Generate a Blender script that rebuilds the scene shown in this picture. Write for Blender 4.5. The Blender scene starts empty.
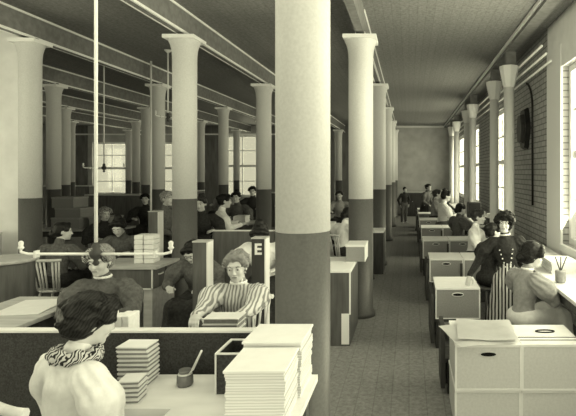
import bpy, bmesh, math, random
import numpy as np
from mathutils import Vector, Matrix, Euler
random.seed(7)
C = bpy.context.scene.collection
PI = math.pi
scene = bpy.context.scene

# ------------------------------------------------------------------ materials
def lin(v):
    return (v/255.0)**2.2
MATS = {}
def mat(name, v, rough=0.75, noise=0.0, scale=30.0, bump=0.0, spec=0.25, stretch=(1,1,1), v2=None, metal=0.0):
    """plain neutral material; optional mottling between v*(1-noise) and v*(1+noise)"""
    if name in MATS: return MATS[name]
    m = bpy.data.materials.new(name); m.use_nodes = True
    nt = m.node_tree; b = nt.nodes['Principled BSDF']
    c = lin(v); b.inputs['Base Color'].default_value = (c,c,c,1)
    b.inputs['Roughness'].default_value = rough
    b.inputs['Specular IOR Level'].default_value = spec
    b.inputs['Metallic'].default_value = metal
    if noise or bump:
        tc = nt.nodes.new('ShaderNodeTexCoord'); mp = nt.nodes.new('ShaderNodeMapping')
        mp.inputs['Scale'].default_value = stretch
        nt.links.new(tc.outputs['Object'], mp.inputs['Vector'])
        n = nt.nodes.new('ShaderNodeTexNoise'); n.inputs['Scale'].default_value = scale; n.inputs['Detail'].default_value = 3
        nt.links.new(mp.outputs['Vector'], n.inputs['Vector'])
        if noise:
            r = nt.nodes.new('ShaderNodeValToRGB')
            a = lin(v)*(1-noise); d = (lin(v2) if v2 else min(.9, lin(v)*(1+noise)))
            r.color_ramp.elements[0].position = .33; r.color_ramp.elements[1].position = .67
            r.color_ramp.elements[0].color = (a,a,a,1); r.color_ramp.elements[1].color = (d,d,d,1)
            nt.links.new(n.outputs['Fac'], r.inputs['Fac']); nt.links.new(r.outputs['Color'], b.inputs['Base Color'])
        if bump:
            bp = nt.nodes.new('ShaderNodeBump'); bp.inputs['Strength'].default_value = bump; bp.inputs['Distance'].default_value = .01
            nt.links.new(n.outputs['Fac'], bp.inputs['Height']); nt.links.new(bp.outputs['Normal'], b.inputs['Normal'])
    MATS[name] = m
    return m

def stripe_mat(name, v1, v2, scale, axis='X', distort=1.0, rough=.8):
    """two-tone wave bands: woven stripes, hair strands, page edges, gather shade"""
    if name in MATS: return MATS[name]
    m = bpy.data.materials.new(name); m.use_nodes = True; nt = m.node_tree; b = nt.nodes['Principled BSDF']
    b.inputs['Roughness'].default_value = rough; b.inputs['Specular IOR Level'].default_value = .2
    tc = nt.nodes.new('ShaderNodeTexCoord'); w = nt.nodes.new('ShaderNodeTexWave')
    w.bands_direction = axis; w.inputs['Scale'].default_value = scale; w.inputs['Distortion'].default_value = distort
    w.inputs['Detail'].default_value = 1
    nt.links.new(tc.outputs['Object'], w.inputs['Vector'])
    r = nt.nodes.new('ShaderNodeValToRGB')
    a, d = lin(v1), lin(v2)
    r.color_ramp.elements[0].position = .3; r.color_ramp.elements[1].position = .6
    r.color_ramp.elements[0].color = (a,a,a,1); r.color_ramp.elements[1].color = (d,d,d,1)
    nt.links.new(w.outputs['Fac'], r.inputs['Fac']); nt.links.new(r.outputs['Color'], b.inputs['Base Color'])
    MATS[name] = m
    return m

def brick_mat(name, v1, v2, vm, swap=True):
    m = bpy.data.materials.new(name); m.use_nodes = True; nt = m.node_tree; b = nt.nodes['Principled BSDF']
    b.inputs['Roughness'].default_value = .9; b.inputs['Specular IOR Level'].default_value = .1
    tc = nt.nodes.new('ShaderNodeTexCoord'); se = nt.nodes.new('ShaderNodeSeparateXYZ'); co = nt.nodes.new('ShaderNodeCombineXYZ')
    nt.links.new(tc.outputs['Object'], se.inputs['Vector'])
    nt.links.new(se.outputs['Y' if swap else 'X'], co.inputs['X']); nt.links.new(se.outputs['Z'], co.inputs['Y'])
    t = nt.nodes.new('ShaderNodeTexBrick'); t.inputs['Scale'].default_value = 1
    t.inputs['Brick Width'].default_value = .24; t.inputs['Row Height'].default_value = .085; t.inputs['Mortar Size'].default_value = .009
    for k, v in (('Color1', v1), ('Color2', v2), ('Mortar', vm)):
        c = lin(v); t.inputs[k].default_value = (c,c,c,1)
    nt.links.new(co.outputs['Vector'], t.inputs['Vector']); nt.links.new(t.outputs['Color'], b.inputs['Base Color'])
    bp = nt.nodes.new('ShaderNodeBump'); bp.inputs['Strength'].default_value = .5; bp.inputs['Distance'].default_value = .01; bp.invert = True
    nt.links.new(t.outputs['Fac'], bp.inputs['Height']); nt.links.new(bp.outputs['Normal'], b.inputs['Normal'])
    MATS[name] = m
    return m

def plank_mat(name, v1, v2, vm, width, length, along='Y'):
    m = bpy.data.materials.new(name); m.use_nodes = True; nt = m.node_tree; b = nt.nodes['Principled BSDF']
    b.inputs['Roughness'].default_value = .75; b.inputs['Specular IOR Level'].default_value = .2
    tc = nt.nodes.new('ShaderNodeTexCoord'); se = nt.nodes.new('ShaderNodeSeparateXYZ'); co = nt.nodes.new('ShaderNodeCombineXYZ')
    nt.links.new(tc.outputs['Object'], se.inputs['Vector'])
    nt.links.new(se.outputs[along], co.inputs['X']); nt.links.new(se.outputs['X' if along == 'Y' else 'Y'], co.inputs['Y'])
    t = nt.nodes.new('ShaderNodeTexBrick'); t.inputs['Scale'].default_value = 1
    t.inputs['Brick Width'].default_value = length; t.inputs['Row Height'].default_value = width; t.inputs['Mortar Size'].default_value = .004
    for k, v in (('Color1', v1), ('Color2', v2), ('Mortar', vm)):
        c = lin(v); t.inputs[k].default_value = (c,c,c,1)
    nt.links.new(co.outputs['Vector'], t.inputs['Vector'])
    n = nt.nodes.new('ShaderNodeTexNoise'); n.inputs['Scale'].default_value = 24; n.inputs['Detail'].default_value = 8
    n.inputs['Roughness'].default_value = .75
    nt.links.new(tc.outputs['Object'], n.inputs['Vector'])
    mr = nt.nodes.new('ShaderNodeMapRange'); mr.inputs['From Min'].default_value = .3; mr.inputs['From Max'].default_value = .7
    mr.inputs['To Min'].default_value = .6; mr.inputs['To Max'].default_value = 1.4
    nt.links.new(n.outputs['Fac'], mr.inputs['Value'])
    mx = nt.nodes.new('ShaderNodeMix'); mx.data_type = 'RGBA'; mx.blend_type = 'MULTIPLY'; mx.inputs['Factor'].default_value = 1
    nt.links.new(t.outputs['Color'], mx.inputs['A']); nt.links.new(mr.outputs['Result'], mx.inputs['B'])
    nt.links.new(mx.outputs['Result'], b.inputs['Base Color'])
    MATS[name] = m
    return m

def pages_mat(name, v1, v2, scale):
    return stripe_mat(name, v1, v2, scale, 'Z', .6)

M = dict(
    ceiling = plank_mat('ceiling_boards', 132, 128, 118, .11, 40.0),
    floor   = plank_mat('floor_planks', 130, 126, 114, .14, 40.0),
    brick   = brick_mat('grey_brick', 176, 160, 118),
    plaster = mat('grey_plaster', 188, .9, .12, 3.0),
    plaster_left = mat('fade_pale_plaster', 236, .9, .05, 5.0),  # pale tone paints in the bright, faded edges
    dark_wall = mat('dark_boarding', 118, .85, .2, 8.0, stretch=(1,1,.2)),
    col_top = mat('column_cream_paint', 202, .55, .05, 60, spec=.3),
    col_low = mat('column_dark_paint', 84, .45, .1, 60, spec=.35),
    white   = mat('white_paint', 236, .5),
    trimw   = mat('white_trim_paint', 242, .5),
    beam    = mat('beam_paint', 122, .8, .15, 12),
    iron    = mat('black_iron', 36, .5),
    paper   = mat('paper', 226, .85, .03, 12),
    pages   = pages_mat('paper_edges', 150, 240, 14),
    pagesf  = pages_mat('paper_edges_fine', 200, 226, 26),
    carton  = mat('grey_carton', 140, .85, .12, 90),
    cartonl = mat('pale_carton', 198, .85, .05, 60),
    slot    = mat('dark_slot', 20, .8),
    nickel  = mat('pale_metal', 220, .35, spec=.6),
    wood    = mat('brown_wood', 92, .6, .25, 20, stretch=(1,1,.12), spec=.3),
    woodd   = mat('dark_wood', 62, .55, .25, 20, stretch=(1,1,.15), spec=.3),
    woodl   = mat('light_wood', 176, .6, .12, 20, stretch=(.2,1,1), spec=.3),
    chairw  = mat('pale_chair_wood', 206, .5, .08, 20),
    desktop = mat('pale_desktop', 226, .6, .07, 9, stretch=(.4,1,1)),  # even pale tone with slight mottling
    board   = mat('speckled_back_board', 66, .8, .35, 120),
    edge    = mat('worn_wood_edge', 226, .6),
    skin    = mat('skin', 196, .55, .03, 20, spec=.3),
    skins   = mat('skin_tan', 176, .55, .03, 20, spec=.3),
    lip     = mat('lips', 118, .5),
    eyew    = mat('eye_white', 205, .3),
    iris    = mat('iris_dark', 25, .3),
    hair    = stripe_mat('dark_hair', 22, 70, 34, 'DIAGONAL', 7, .45),
    hairb   = stripe_mat('black_hair', 16, 42, 30, 'DIAGONAL', 6, .45),
    hairm   = stripe_mat('brown_hair', 40, 165, 34, 'DIAGONAL', 7, .5),
    dark    = mat('dark_wool', 52, .85, .35, 40, bump=.4),
    mid     = mat('grey_wool', 88, .85, .25, 40, bump=.4),
    midl    = mat('light_grey_cotton', 150, .85, .12, 30, bump=.3),
    lightd  = mat('cream_cotton', 222, .85, .06, 25, bump=.4),
    blousew = mat('white_cotton', 236, .85, .05, 25, bump=.4),
    stripe  = stripe_mat('gather_shade_cotton', 132, 208, 12, 'X', 3.2),  # stripes paint in the shade between the blouse gathers
    skirts  = stripe_mat('bold_striped_skirt', 34, 200, 9, 'X', .8),
    ruff    = stripe_mat('figured_ruff', 40, 190, 26, 'DIAGONAL', 14),
    ink     = mat('ink_glass', 110, .15, spec=.6),
)
def glass_mat():
    m = bpy.data.materials.new('window_glass'); m.use_nodes = True; nt = m.node_tree; nt.nodes.clear()
    o = nt.nodes.new('ShaderNodeOutputMaterial'); mx = nt.nodes.new('ShaderNodeMixShader')
    t = nt.nodes.new('ShaderNodeBsdfTransparent'); g = nt.nodes.new('ShaderNodeBsdfGlossy')
    g.inputs['Roughness'].default_value = .05; t.inputs['Color'].default_value = (.95,.95,.95,1)
    mx.inputs['Fac'].default_value = .06
    nt.links.new(t.outputs[0], mx.inputs[1]); nt.links.new(g.outputs[0], mx.inputs[2]); nt.links.new(mx.outputs[0], o.inputs[0])
    return m
M['glass'] = glass_mat()

# ------------------------------------------------------------------ mesh helpers
class MB:
    def __init__(s): s.bm = bmesh.new()
    def box(s, x0, x1, y0, y1, z0, z1, mi=0, rot=None, bev=0.0):
        r = bmesh.ops.create_cube(s.bm, size=1)
        vs = r['verts']
        bmesh.ops.scale(s.bm, vec=(x1-x0, y1-y0, z1-z0), verts=vs)
        c = Vector(((x0+x1)/2, (y0+y1)/2, (z0+z1)/2))
        if rot is not None: bmesh.ops.rotate(s.bm, cent=(0,0,0), matrix=rot, verts=vs)
        bmesh.ops.translate(s.bm, vec=c, verts=vs)
        fs = {f for v in vs for f in v.link_faces}
        for f in fs: f.material_index = mi
        if bev:
            es = list({e for v in vs for e in v.link_edges})
            bmesh.ops.bevel(s.bm, geom=es, offset=bev, segments=2, profile=.5, affect='EDGES')
        return s
    def tube(s, pts, r, n=10, mi=0, r2=None):
        pts = [Vector(p) for p in pts]; rings = []
        for i, p in enumerate(pts):
            d = (pts[min(i+1, len(pts)-1)] - pts[max(i-1, 0)]).normalized()
            u = d.orthogonal().normalized() if i == 0 else (rings_u - d*rings_u.dot(d)).normalized()
            rings_u = u
            w = d.cross(u)
            t = i/(len(pts)-1)
            rr = r if r2 is None else r+(r2-r)*t
            rings.append([s.bm.verts.new(p + (u*math.cos(a)+w*math.sin(a))*rr) for a in [2*PI*k/n for k in range(n)]])
        for a, b in zip(rings, rings[1:]):
            for k in range(n):
                f = s.bm.faces.new((a[k], a[(k+1)%n], b[(k+1)%n], b[k])); f.material_index = mi; f.smooth = True
        for rg, fl in ((rings[0], True), (rings[-1], False)):
            f = s.bm.faces.new(rg[::-1] if fl else rg); f.material_index = mi
        return s
    def lathe(s, prof, c=(0,0,0), n=32, mi=0, smooth=True, square=False):
        rings = []
        for r, z in prof:
            rings.append([s.bm.verts.new((c[0]+r*math.cos(2*PI*k/n), c[1]+r*math.sin(2*PI*k/n), c[2]+z)) for k in range(n)])
        for a, b in zip(rings, rings[1:]):
            for k in range(n):
                f = s.bm.faces.new((a[k], a[(k+1)%n], b[(k+1)%n], b[k])); f.material_index = mi; f.smooth = smooth
        f = s.bm.faces.new(rings[0][::-1]); f.material_index = mi
        f = s.bm.faces.new(rings[-1]); f.material_index = mi
        return s
    def prism(s, poly, y0, y1, mi=0):
        """polygon in XZ extruded along Y"""
        a = [s.bm.verts.new((x, y0, z)) for x, z in poly]; b = [s.bm.verts.new((x, y1, z)) for x, z in poly]
        n = len(poly)
        fs = [s.bm.faces.new(a), s.bm.faces.new(b[::-1])]
        for k in range(n): fs.append(s.bm.faces.new((a[k], b[k], b[(k+1)%n], a[(k+1)%n])))
        for f in fs: f.material_index = mi
        bmesh.ops.recalc_face_normals(s.bm, faces=fs)
        return s
    def build(s, name, m, parent=None, loc=None, rz=0):
        me = bpy.data.meshes.new(name); s.bm.to_mesh(me); s.bm.free()
        o = bpy.data.objects.new(name, me); C.objects.link(o)
        for k in (m if isinstance(m, (list, tuple)) else [m]): me.materials.append(M[k] if isinstance(k, str) else k)
        if parent is not None: o.parent = parent
        if loc: o.location = loc
        o.rotation_euler.z = rz
        return o

def tag(o, label=None, cat=None, group=None, kind=None):
    if label: o['label'] = label
    if cat: o['category'] = cat
    if group: o['group'] = group
    if kind: o['kind'] = kind
    return o
def thing(name, label, cat, loc, rz=0, group=None):
    o = bpy.data.objects.new(name, None); C.objects.link(o); o.location = loc; o.rotation_euler.z = rz
    o.empty_display_size = .1
    return tag(o, label, cat, group)
def dup(root, loc, rz=None, label=None, group=None, scale=None):
    r = root.copy(); C.objects.link(r); r.location = loc
    if rz is not None: r.rotation_euler.z = rz
    if label: r['label'] = label
    if group: r['group'] = group
    if scale: r.scale = scale
    for ch in list(root.children):
        c = ch.copy(); C.objects.link(c); c.parent = r
        for g in list(ch.children):
            d = g.copy(); C.objects.link(d); d.parent = c
    return r
def struct(o): o['kind'] = 'structure'; return o

F, VX, VY, CZ = 500.0, 409.0, 172.0, 1.83
def PX(x, Y): return (x-VX)*Y/F
def PZ(y, Y): return CZ-(y-VY)*Y/F

# ------------------------------------------------------------------ room
XL, XR, YB, YF, ZC = -16.0, 2.0, 22.1, -4.0, 3.88
def wall_with_holes(name, axis, pos, thick, a0, a1, holes, m):
    """wall perpendicular to axis; holes=[(a0,a1,z0,z1)] along the other horizontal axis"""
    b = MB()
    def seg(p, q, z0, z1):
        if q-p < 1e-4 or z1-z0 < 1e-4: return
        if axis == 'X': b.box(min(pos,pos+thick), max(pos,pos+thick), p, q, z0, z1)
        else: b.box(p, q, min(pos,pos+thick), max(pos,pos+thick), z0, z1)
    cur = a0
    for h in sorted(holes):
        seg(cur, h[0], 0, ZC); seg(h[0], h[1], 0, h[2]); seg(h[0], h[1], h[3], ZC); cur = h[1]
    seg(cur, a1, 0, ZC)
    return struct(b.build(name, m))
WIN_N = [0]
def window(axis, pos, a0, a1, z0, z1, cols=2, rows=3, mats=('white','glass'), meet=None):
    WIN_N[0] += 1
    w = bpy.data.objects.new('window_%d' % WIN_N[0], None); C.objects.link(w); struct(w)
    cx = (a0+a1)/2
    w.location = (pos, cx, z0) if axis == 'X' else (cx, pos, z0)
    hw, H = (a1-a0)/2, z1-z0
    def bx(b, p, q, u, v, t=.03):
        if axis == 'X': b.box(-t, t, p, q, u, v)
        else: b.box(p, q, -t, t, u, v)
    f = MB()
    bx(f, -hw, -hw+.08, 0, H, .06); bx(f, hw-.08, hw, 0, H, .06); bx(f, -hw+.08, hw-.08, 0, .08, .06); bx(f, -hw+.08, hw-.08, H-.08, H, .06)
    f.build('window_frame', mats[0], w)
    g = MB()
    for k in range(1, cols): x = -hw+2*hw*k/cols; bx(g, x-.018, x+.018, .08, H-.08, .02)
    for k in range(1, rows):
        z = H*k/rows; t = .05 if (meet == k) else .018
        bx(g, -hw+.08, hw-.08, z-t, z+t, .025)
    g.build('muntin', mats[0], w)
    p = MB(); bx(p, -hw+.08, hw-.08, .08, H-.08, .004); p.build('pane', mats[1], w)
    return w

b = MB(); b.box(XL, XR+.4, YF-.3, YB+.3, -.1, 0); struct(b.build('floor', 'floor'))
SKY = [(-4.75,-3.1), (-2.65,-.85), (-.38,1.4)]; SY0, SY1 = .7, 4.4  # unseen roof openings, added to brighten the foreground tops
b = MB(); b.box(XL-.3, XR+.4, SY1, YB+.3, ZC, ZC+.1); b.box(XL-.3, XR+.4, YF-.3, SY0, ZC, ZC+.1)
xs = [XL-.3]+[v for p in SKY for v in p]+[XR+.4]
for k in range(0, len(xs), 2): b.box(xs[k], xs[k+1], SY0, SY1, ZC, ZC+.1)
struct(b.build('ceiling', 'ceiling'))
def added_skylight(x0, x1, y0, y1):
    WIN_N[0] += 1
    w = bpy.data.objects.new('window_%d' % WIN_N[0], None); C.objects.link(w); struct(w); w.location = (x0, y0, ZC+.12)
    a, d = x1-x0, y1-y0; f = MB()
    f.box(0, .06, 0, d, -.02, .06); f.box(a-.06, a, 0, d, -.02, .06); f.box(.06, a-.06, 0, .06, -.02, .06); f.box(.06, a-.06, d-.06, d, -.02, .06)
    for k in (1, 2, 3): f.box(.06, a-.06, d*k/4-.015, d*k/4+.015, 0, .04)
    f.build('window_frame', 'white', w); MB().box(.06, a-.06, .06, d-.06, .045, .05).build('pane', 'glass', w)
for x0, x1 in SKY: added_skylight(x0, x1, SY0, SY1)
RW = [(-2.6,-.4), (.4,2.6), (3.5,6.5), (9.9,12.0), (14.3,16.6), (18.2,20.6)]
wall_with_holes('wall_right', 'X', XR, .35, YF, YB, [(a,c,.9,3.2) for a,c in RW], 'brick')
for a, c in RW: window('X', XR+.14, a, c, .9, 3.2, 3, 4, meet=2)
b = MB()
b.box(XR-.03, XR, 6.5, 7.15, 0, 3.5); b.box(XR-.05, XR, 3.3, 6.5, .82, .9)
struct(b.build('trim_1', 'white'))
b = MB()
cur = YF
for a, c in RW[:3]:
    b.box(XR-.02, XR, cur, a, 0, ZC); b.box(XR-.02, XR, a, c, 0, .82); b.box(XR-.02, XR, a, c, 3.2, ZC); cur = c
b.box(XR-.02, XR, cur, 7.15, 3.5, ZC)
struct(b.build('wall_bright_fade', 'plaster_left'))  # white skin paints the bright fade over the near brick wall
BW = [(-14.0,-12.4,.85,3.15), (-11.1,-9.5,.85,3.15), (-8.2,-6.6,.75,3.45), (-5.3,-3.7,.75,3.45)]
wall_with_holes('wall_back', 'Y', YB, .35, XL, XR+.35, BW, 'plaster')
for h in BW: window('Y', YB+.16, *h, cols=2, rows=4, meet=2)
# dark boarded lining of the back wall, left of the aisle
b = MB()
for x0, x1 in ((-16,-14.2), (-12.2,-11.3), (-9.3,-8.4), (-6.4,-5.5), (-3.5,-.75)): b.box(x0, x1, YB-.05, YB, 0, ZC)
struct(b.build('wall_lining', 'dark_wall'))
LW = [(7.5,9.8,.9,3.2), (11.5,14.0,.9,3.2), (15.5,18,.9,3.2)]
wall_with_holes('wall_left', 'X', XL, -.3, YF, YB, LW, 'plaster')
for h in LW: window('X', XL-.15, *h, cols=3, rows=4, meet=2)
FW = [(-15+i*2.8, -15+i*2.8+2.1, .9, 3.4) for i in range(6)]  # unseen windows behind the camera, added to brighten the foreground
wall_with_holes('wall_front', 'Y', YF, -.3, XL, XR+.35, FW, 'plaster')
for h in FW: window('Y', YF-.15, *h, cols=3, rows=4, meet=2)
# added pale partition for the faded edge; added window wall brightens left foreground
b = MB(); b.box(-6.9, -5.22, 6.75, 6.9, 0, ZC); struct(b.build('wall_fade_partition', 'plaster_left'))
NW = [(-3.2,-1.0,.9,3.4), (-.2,2.0,.9,3.4), (2.8,5.6,.9,3.4)]
wall_with_holes('wall_added_left', 'X', -6.55, -.3, YF, 6.75, NW, 'plaster_left')
for h in NW: window('X', -6.7, *h, cols=3, rows=4, meet=2)

# girders and thin white strips along their edges
ROWX = [-.616, -2.87, -4.96, -7.02, -9.2, -11.4]
for i, x in enumerate(ROWX):
    b = MB(); b.box(x-.05, x+.05, YF, YB-.06, 3.575, ZC)
    o = struct(b.build('ceiling_beam', 'beam'))
    t = MB()
    for sgn in (-1, 1):
        for z in (3.585, ZC-.016):
            t.box(x+sgn*.05-.012, x+sgn*.05+.012, YF if i else 6.3, YB-.07, z-.012, z+.016)
    t.build('beam_edging', 'trimw', o)
b = MB(); b.box(1.56, 1.72, YF, YB-.01, 3.77, ZC); o = struct(b.build('ceiling_beam', 'beam'))
t = MB(); t.box(1.535, 1.56, YF, YB-.02, ZC-.06, ZC-.005); t.build('beam_edging', 'trimw', o)
# cornice along the back wall
b = MB(); b.box(-.6, 1.56, YB-.06, YB, ZC-.09, ZC-.01); struct(b.build('trim_2', 'trimw'))
b = MB(); b.box(XL+.1, -3.5, YB-.14, YB-.06, 3.46, 3.52); struct(b.build('trim_3', 'trimw'))

# ------------------------------------------------------------------ columns
def make_column(label, x, y, r=.157):
    t = thing('column', label, 'column', (x, y, 0), 0, 'round iron columns')
    MB().lathe([(r+.03,0), (r+.03,.05), (r,.09), (r,1.49)]).build('dark_dado', 'col_low', t)
    MB().lathe([(r,1.49), (r,3.24), (r+.002,3.31), (r+.009,3.38), (r+.024,3.44), (r+.046,3.49), (r+.046,3.50)]).build('shaft', 'col_top', t)
    b = MB(); b.box(-r-.052, r+.052, -r-.052, r+.052, 3.50, 3.545); b.build('capital', 'trimw', t)
    MB().box(-.11, .11, -.03, .03, 3.545, 3.58).build('bracket', 'iron', t)
    return t
BAYS = [2.907, 6.4, 9.88, 13.37, 16.86, 20.35]
rowname = {0: 'along the aisle', 1: 'second row from the aisle', 2: 'third row from the aisle', 3: 'fourth row from the aisle', 4: 'fifth row from the aisle', 5: 'leftmost row'}
depthname = ['nearest', 'second', 'third', 'fourth', 'fifth', 'sixth']
proto = None
for i, x in enumerate(ROWX):
    for j, y in enumerate(BAYS):
        if j == 0 and i > 0: continue
        if i >= 3 and j == 1: continue
        if i == 5 and j < 4: continue
        if i == 4 and j < 2: continue
        lab = 'two-tone round column, %s, %s one from the camera' % (rowname[i], depthname[j])
        if (i, j) == (0, 0): lab = 'big two-tone round column nearest the camera, beside the tall paper stacks'
        if (i, j) == (0, 1): lab = 'two-tone column by the aisle behind the cabinet with a box on it'
        if (i, j) == (1, 1): lab = 'two-tone column with flared capital beside the woman standing at left of it'
        if (i, j) == (2, 1): lab = 'pale two-tone column at far left next to the added pale partition'
        if (i, j) == (2, 1): y = 6.55
        if proto is None: proto = make_column(lab, x, y)
        else:
            f = (1, .94, .82, .8, .8, .8)[i]
            dup(proto, (x, y, 0), 0, lab, scale=(f, f, 1))
# slender white posts by the right wall
pp = None
for k, y in enumerate([8.1, 9.5, 12.7, 14.0, 17.0, 19.0]):
    lab = 'slender white post with flared bracket by the brick wall, %s from the camera' % depthname[k]
    if pp is None:
        pp = thing('wall_post', lab, 'post', (1.62, y, 0), 0, 'white posts along the right wall')
        MB().lathe([(.1,0), (.1,.08), (.085,.12), (.085,3.2)], n=20).build('shaft', 'white', pp)
        MB().lathe([(.085,3.2), (.1,3.24), (.14,3.42), (.155,3.5), (.155,3.54)], n=8, smooth=False).build('capital', 'white', pp)
        MB().box(-.06, .1, -.07, .07, 3.54, 3.77).build('bracket', 'beam', pp)
    else: dup(pp, (1.62, y, 0), 0, lab)
for k, (x, z) in enumerate([(1.78,3.52), (1.84,3.42), (1.90,3.32)]):
    MBo = MB().tube([(x, 6.7, z), (x, YB-.02, z)], .016, 8).build('wall_pipe', 'white')
    tag(MBo, 'white pipe running along the top of the brick wall, %s of three' % ('highest', 'middle', 'lowest')[k], 'pipe', 'pipes along the right wall')
p = [(1.86, 7.95, 3.24)] + [(1.86+.1*math.sin(a), 7.95, 3.24-.35*(1-math.cos(a))) for a in [PI/2*k/6 for k in range(1,7)]] + [(1.965, 7.95, 1.3)]
cp = MB().tube(p, .018, 8).build('wall_mounted_pipe', 'iron')
tag(cp, 'dark pipe curving down the brick wall beside the dark carved plaque', 'pipe')
# dark plaque on the wall
t = thing('wall_plaque', 'dark carved plaque hanging on the brick wall', 'plaque', (1.995, 8.5, 2.56))
def oval(b, hy, hz, x0, x1, n=28, lob=.06):
    poly = []
    for k in range(n):
        a = 2*PI*k/n; f = 1+lob*math.cos(6*a)
        poly.append((hy*f*math.cos(a), hz*f*math.sin(a)))
    A = [b.bm.verts.new((x0, y, z)) for y, z in poly]; B = [b.bm.verts.new((x1, y*.86, z*.9)) for y, z in poly]
    fs = [b.bm.faces.new(A), b.bm.faces.new(B[::-1])]
    for k in range(n): fs.append(b.bm.faces.new((A[k], B[k], B[(k+1)%n], A[(k+1)%n])))
    bmesh.ops.recalc_face_normals(b.bm, faces=fs); return b
oval(MB(), .3, .37, 0, -.07).build('backing', 'iron', t)
oval(MB(), .2, .26, -.07, -.13).build('raised_centre', 'woodd', t)

# ------------------------------------------------------------------ gas pendants
def pendant(label, x, y, z, half, tilt=0.0, lit=False):
    t = thing('gas_pendant', label, 'gas lamp', (x, y, z), tilt, 'gas pendants hanging from the ceiling')
    MB().tube([(0,0,.04), (0,0,ZC-z)], .011, 10).build('drop_pipe', 'white', t)
    MB().lathe([(.02,ZC-z-.05), (.06,ZC-z-.01), (.06,ZC-z)], n=16).build('ceiling_rose', 'white', t)
    MB().lathe([(.008,-.075), (.022,-.06), (.012,-.04), (.034,-.015), (.04,.01), (.02,.035), (.026,.05), (.012,.075)], n=14).build('hub', 'woodd', t)
    for s in (-1, 1):
        a = MB().tube([(s*.03,0,0), (s*half*.9,0,0), (s*half,0,.012), (s*half,0,.03)], .009, 8).build('arm', 'white', t)
        MB().lathe([(.012,.03), (.02,.04), (.012,.05), (.015,.075), (.006,.085)], (s*half,0,0), 10).build('burner', 'nickel', a)
        MB().box(s*(half-.1)-.006, s*(half-.1)+.006, -.02, .02, -.022, .022).build('tap', 'nickel', a)
    return t
pendant('white gas pendant hanging over the left desks in front of the dark-dressed woman', PX(96,3.2), 3.2, PZ(254,3.2), .48)
pendant('thin gas pendant hanging far back over the left tables', PX(104,8.6), 8.6, 1.9, .3, .5)
pendant('thin gas pendant hanging beyond the second row of columns', PX(168,8.4), 8.4, 2.75, .25, 1.2)
o = MB().tube([(PX(151,9.2),9.2,0), (PX(151,9.2),9.2,3.9-.03)], .018, 8).build('gas_pipe', 'white')
tag(o, 'upright white pipe dropping from the ceiling behind the left desk', 'pipe')

# ------------------------------------------------------------------ cases and boxes
def paper_stack(label, loc, w, d, h, n, rz=0, group=None, name='paper_stack', mm=('pagesf','paper'), jit=.006):
    b = MB(); zz = 0
    for k in range(n):
        dx, dy = random.uniform(-jit, jit), random.uniform(-jit, jit); t = h/n
        b.box(-w/2+dx, w/2+dx, -d/2+dy, d/2+dy, zz, zz+t*.9, 0)
        b.box(-w/2+dx+.004, w/2+dx-.004, -d/2+dy+.004, d/2+dy-.004, zz+t*.9, zz+t, 0); zz += t
    o = b.build(name, mm[1], None, loc, rz)
    return tag(o, label, 'papers', group)

def card_case(label, loc, w=.45, d=.56, h=.32, group='filing cases by the right windows', front='carton', rz=0, pull='front'):
    """filing case seen from its front: carton body, pale lid, slotted metal pull, light corner binding"""
    t = thing('filing_case', label, 'box', loc, rz, group)
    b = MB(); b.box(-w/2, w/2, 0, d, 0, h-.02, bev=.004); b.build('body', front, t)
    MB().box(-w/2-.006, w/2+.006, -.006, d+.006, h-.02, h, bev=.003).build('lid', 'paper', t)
    b = MB()
    for x in (-w/2, w/2): b.box(x-.007, x+.007, -.004, .006, 0, h-.02)
    b.box(-w/2, w/2, -.003, .004, 0, .012)
    b.build('edge_binding', 'paper', t)
    n = 18
    if pull is None: return t
    A = [(.056*math.cos(2*PI*k/n), .017*math.sin(2*PI*k/n)) for k in range(n)]
    if pull == 'lid':
        ring = MB().tube([(.07*math.cos(2*PI*k/n)+.02, d*.62+.03*math.sin(2*PI*k/n), h+.004) for k in range(n+1)], .006, 6)
        ring.build('pull_ring', 'iron', t)
        for yy in (.08, .14): MB().tube([(-w/2,yy,h+.002), (w/2,yy,h+.002)], .003, 6).build('string', 'iron', t)
        return t
    pp_ = MB().prism([(x*1.12, z*1.3+h*.79) for x, z in A], -.006, 0).build('pull_plate', 'nickel' if pull == 'front' else front, t)
    MB().prism([(x*.95, z*.8+h*.79) for x, z in A], -.009, -.005).build('pull_slot', 'slot', pp_)
    return t
def stand(label, loc, w, d, h, side=True):
    t = thing('low_stand', label, 'stand', loc, 0, 'dark stands under the filing cases')
    MB().box(-.02, w, 0, d, h-.03, h).build('shelf', 'woodd', t)
    for (x, y) in ((0,.02), (w-.05,.02), (0,d-.07), (w-.05,d-.07)):
        MB().box(x, x+.05, y, y+.05, 0, h-.03).build('leg', 'woodd', t)
    if side: MB().box(-.055, -.02, -.01, d, .06, h+.26).build('side_board', 'woodd', t)
    return t
ZT = .63
rows = [(3.48,.327), (5.17,.28), (6.9,.29), (8.8,.25), (10.8,.27), (12.6,.27), (14.4,.28), (16.2,.28)]
ords = ['nearest', 'second', 'third', 'fourth', 'fifth', 'sixth', 'seventh', 'farthest']
base_case = None; case2 = None; st = None
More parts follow.
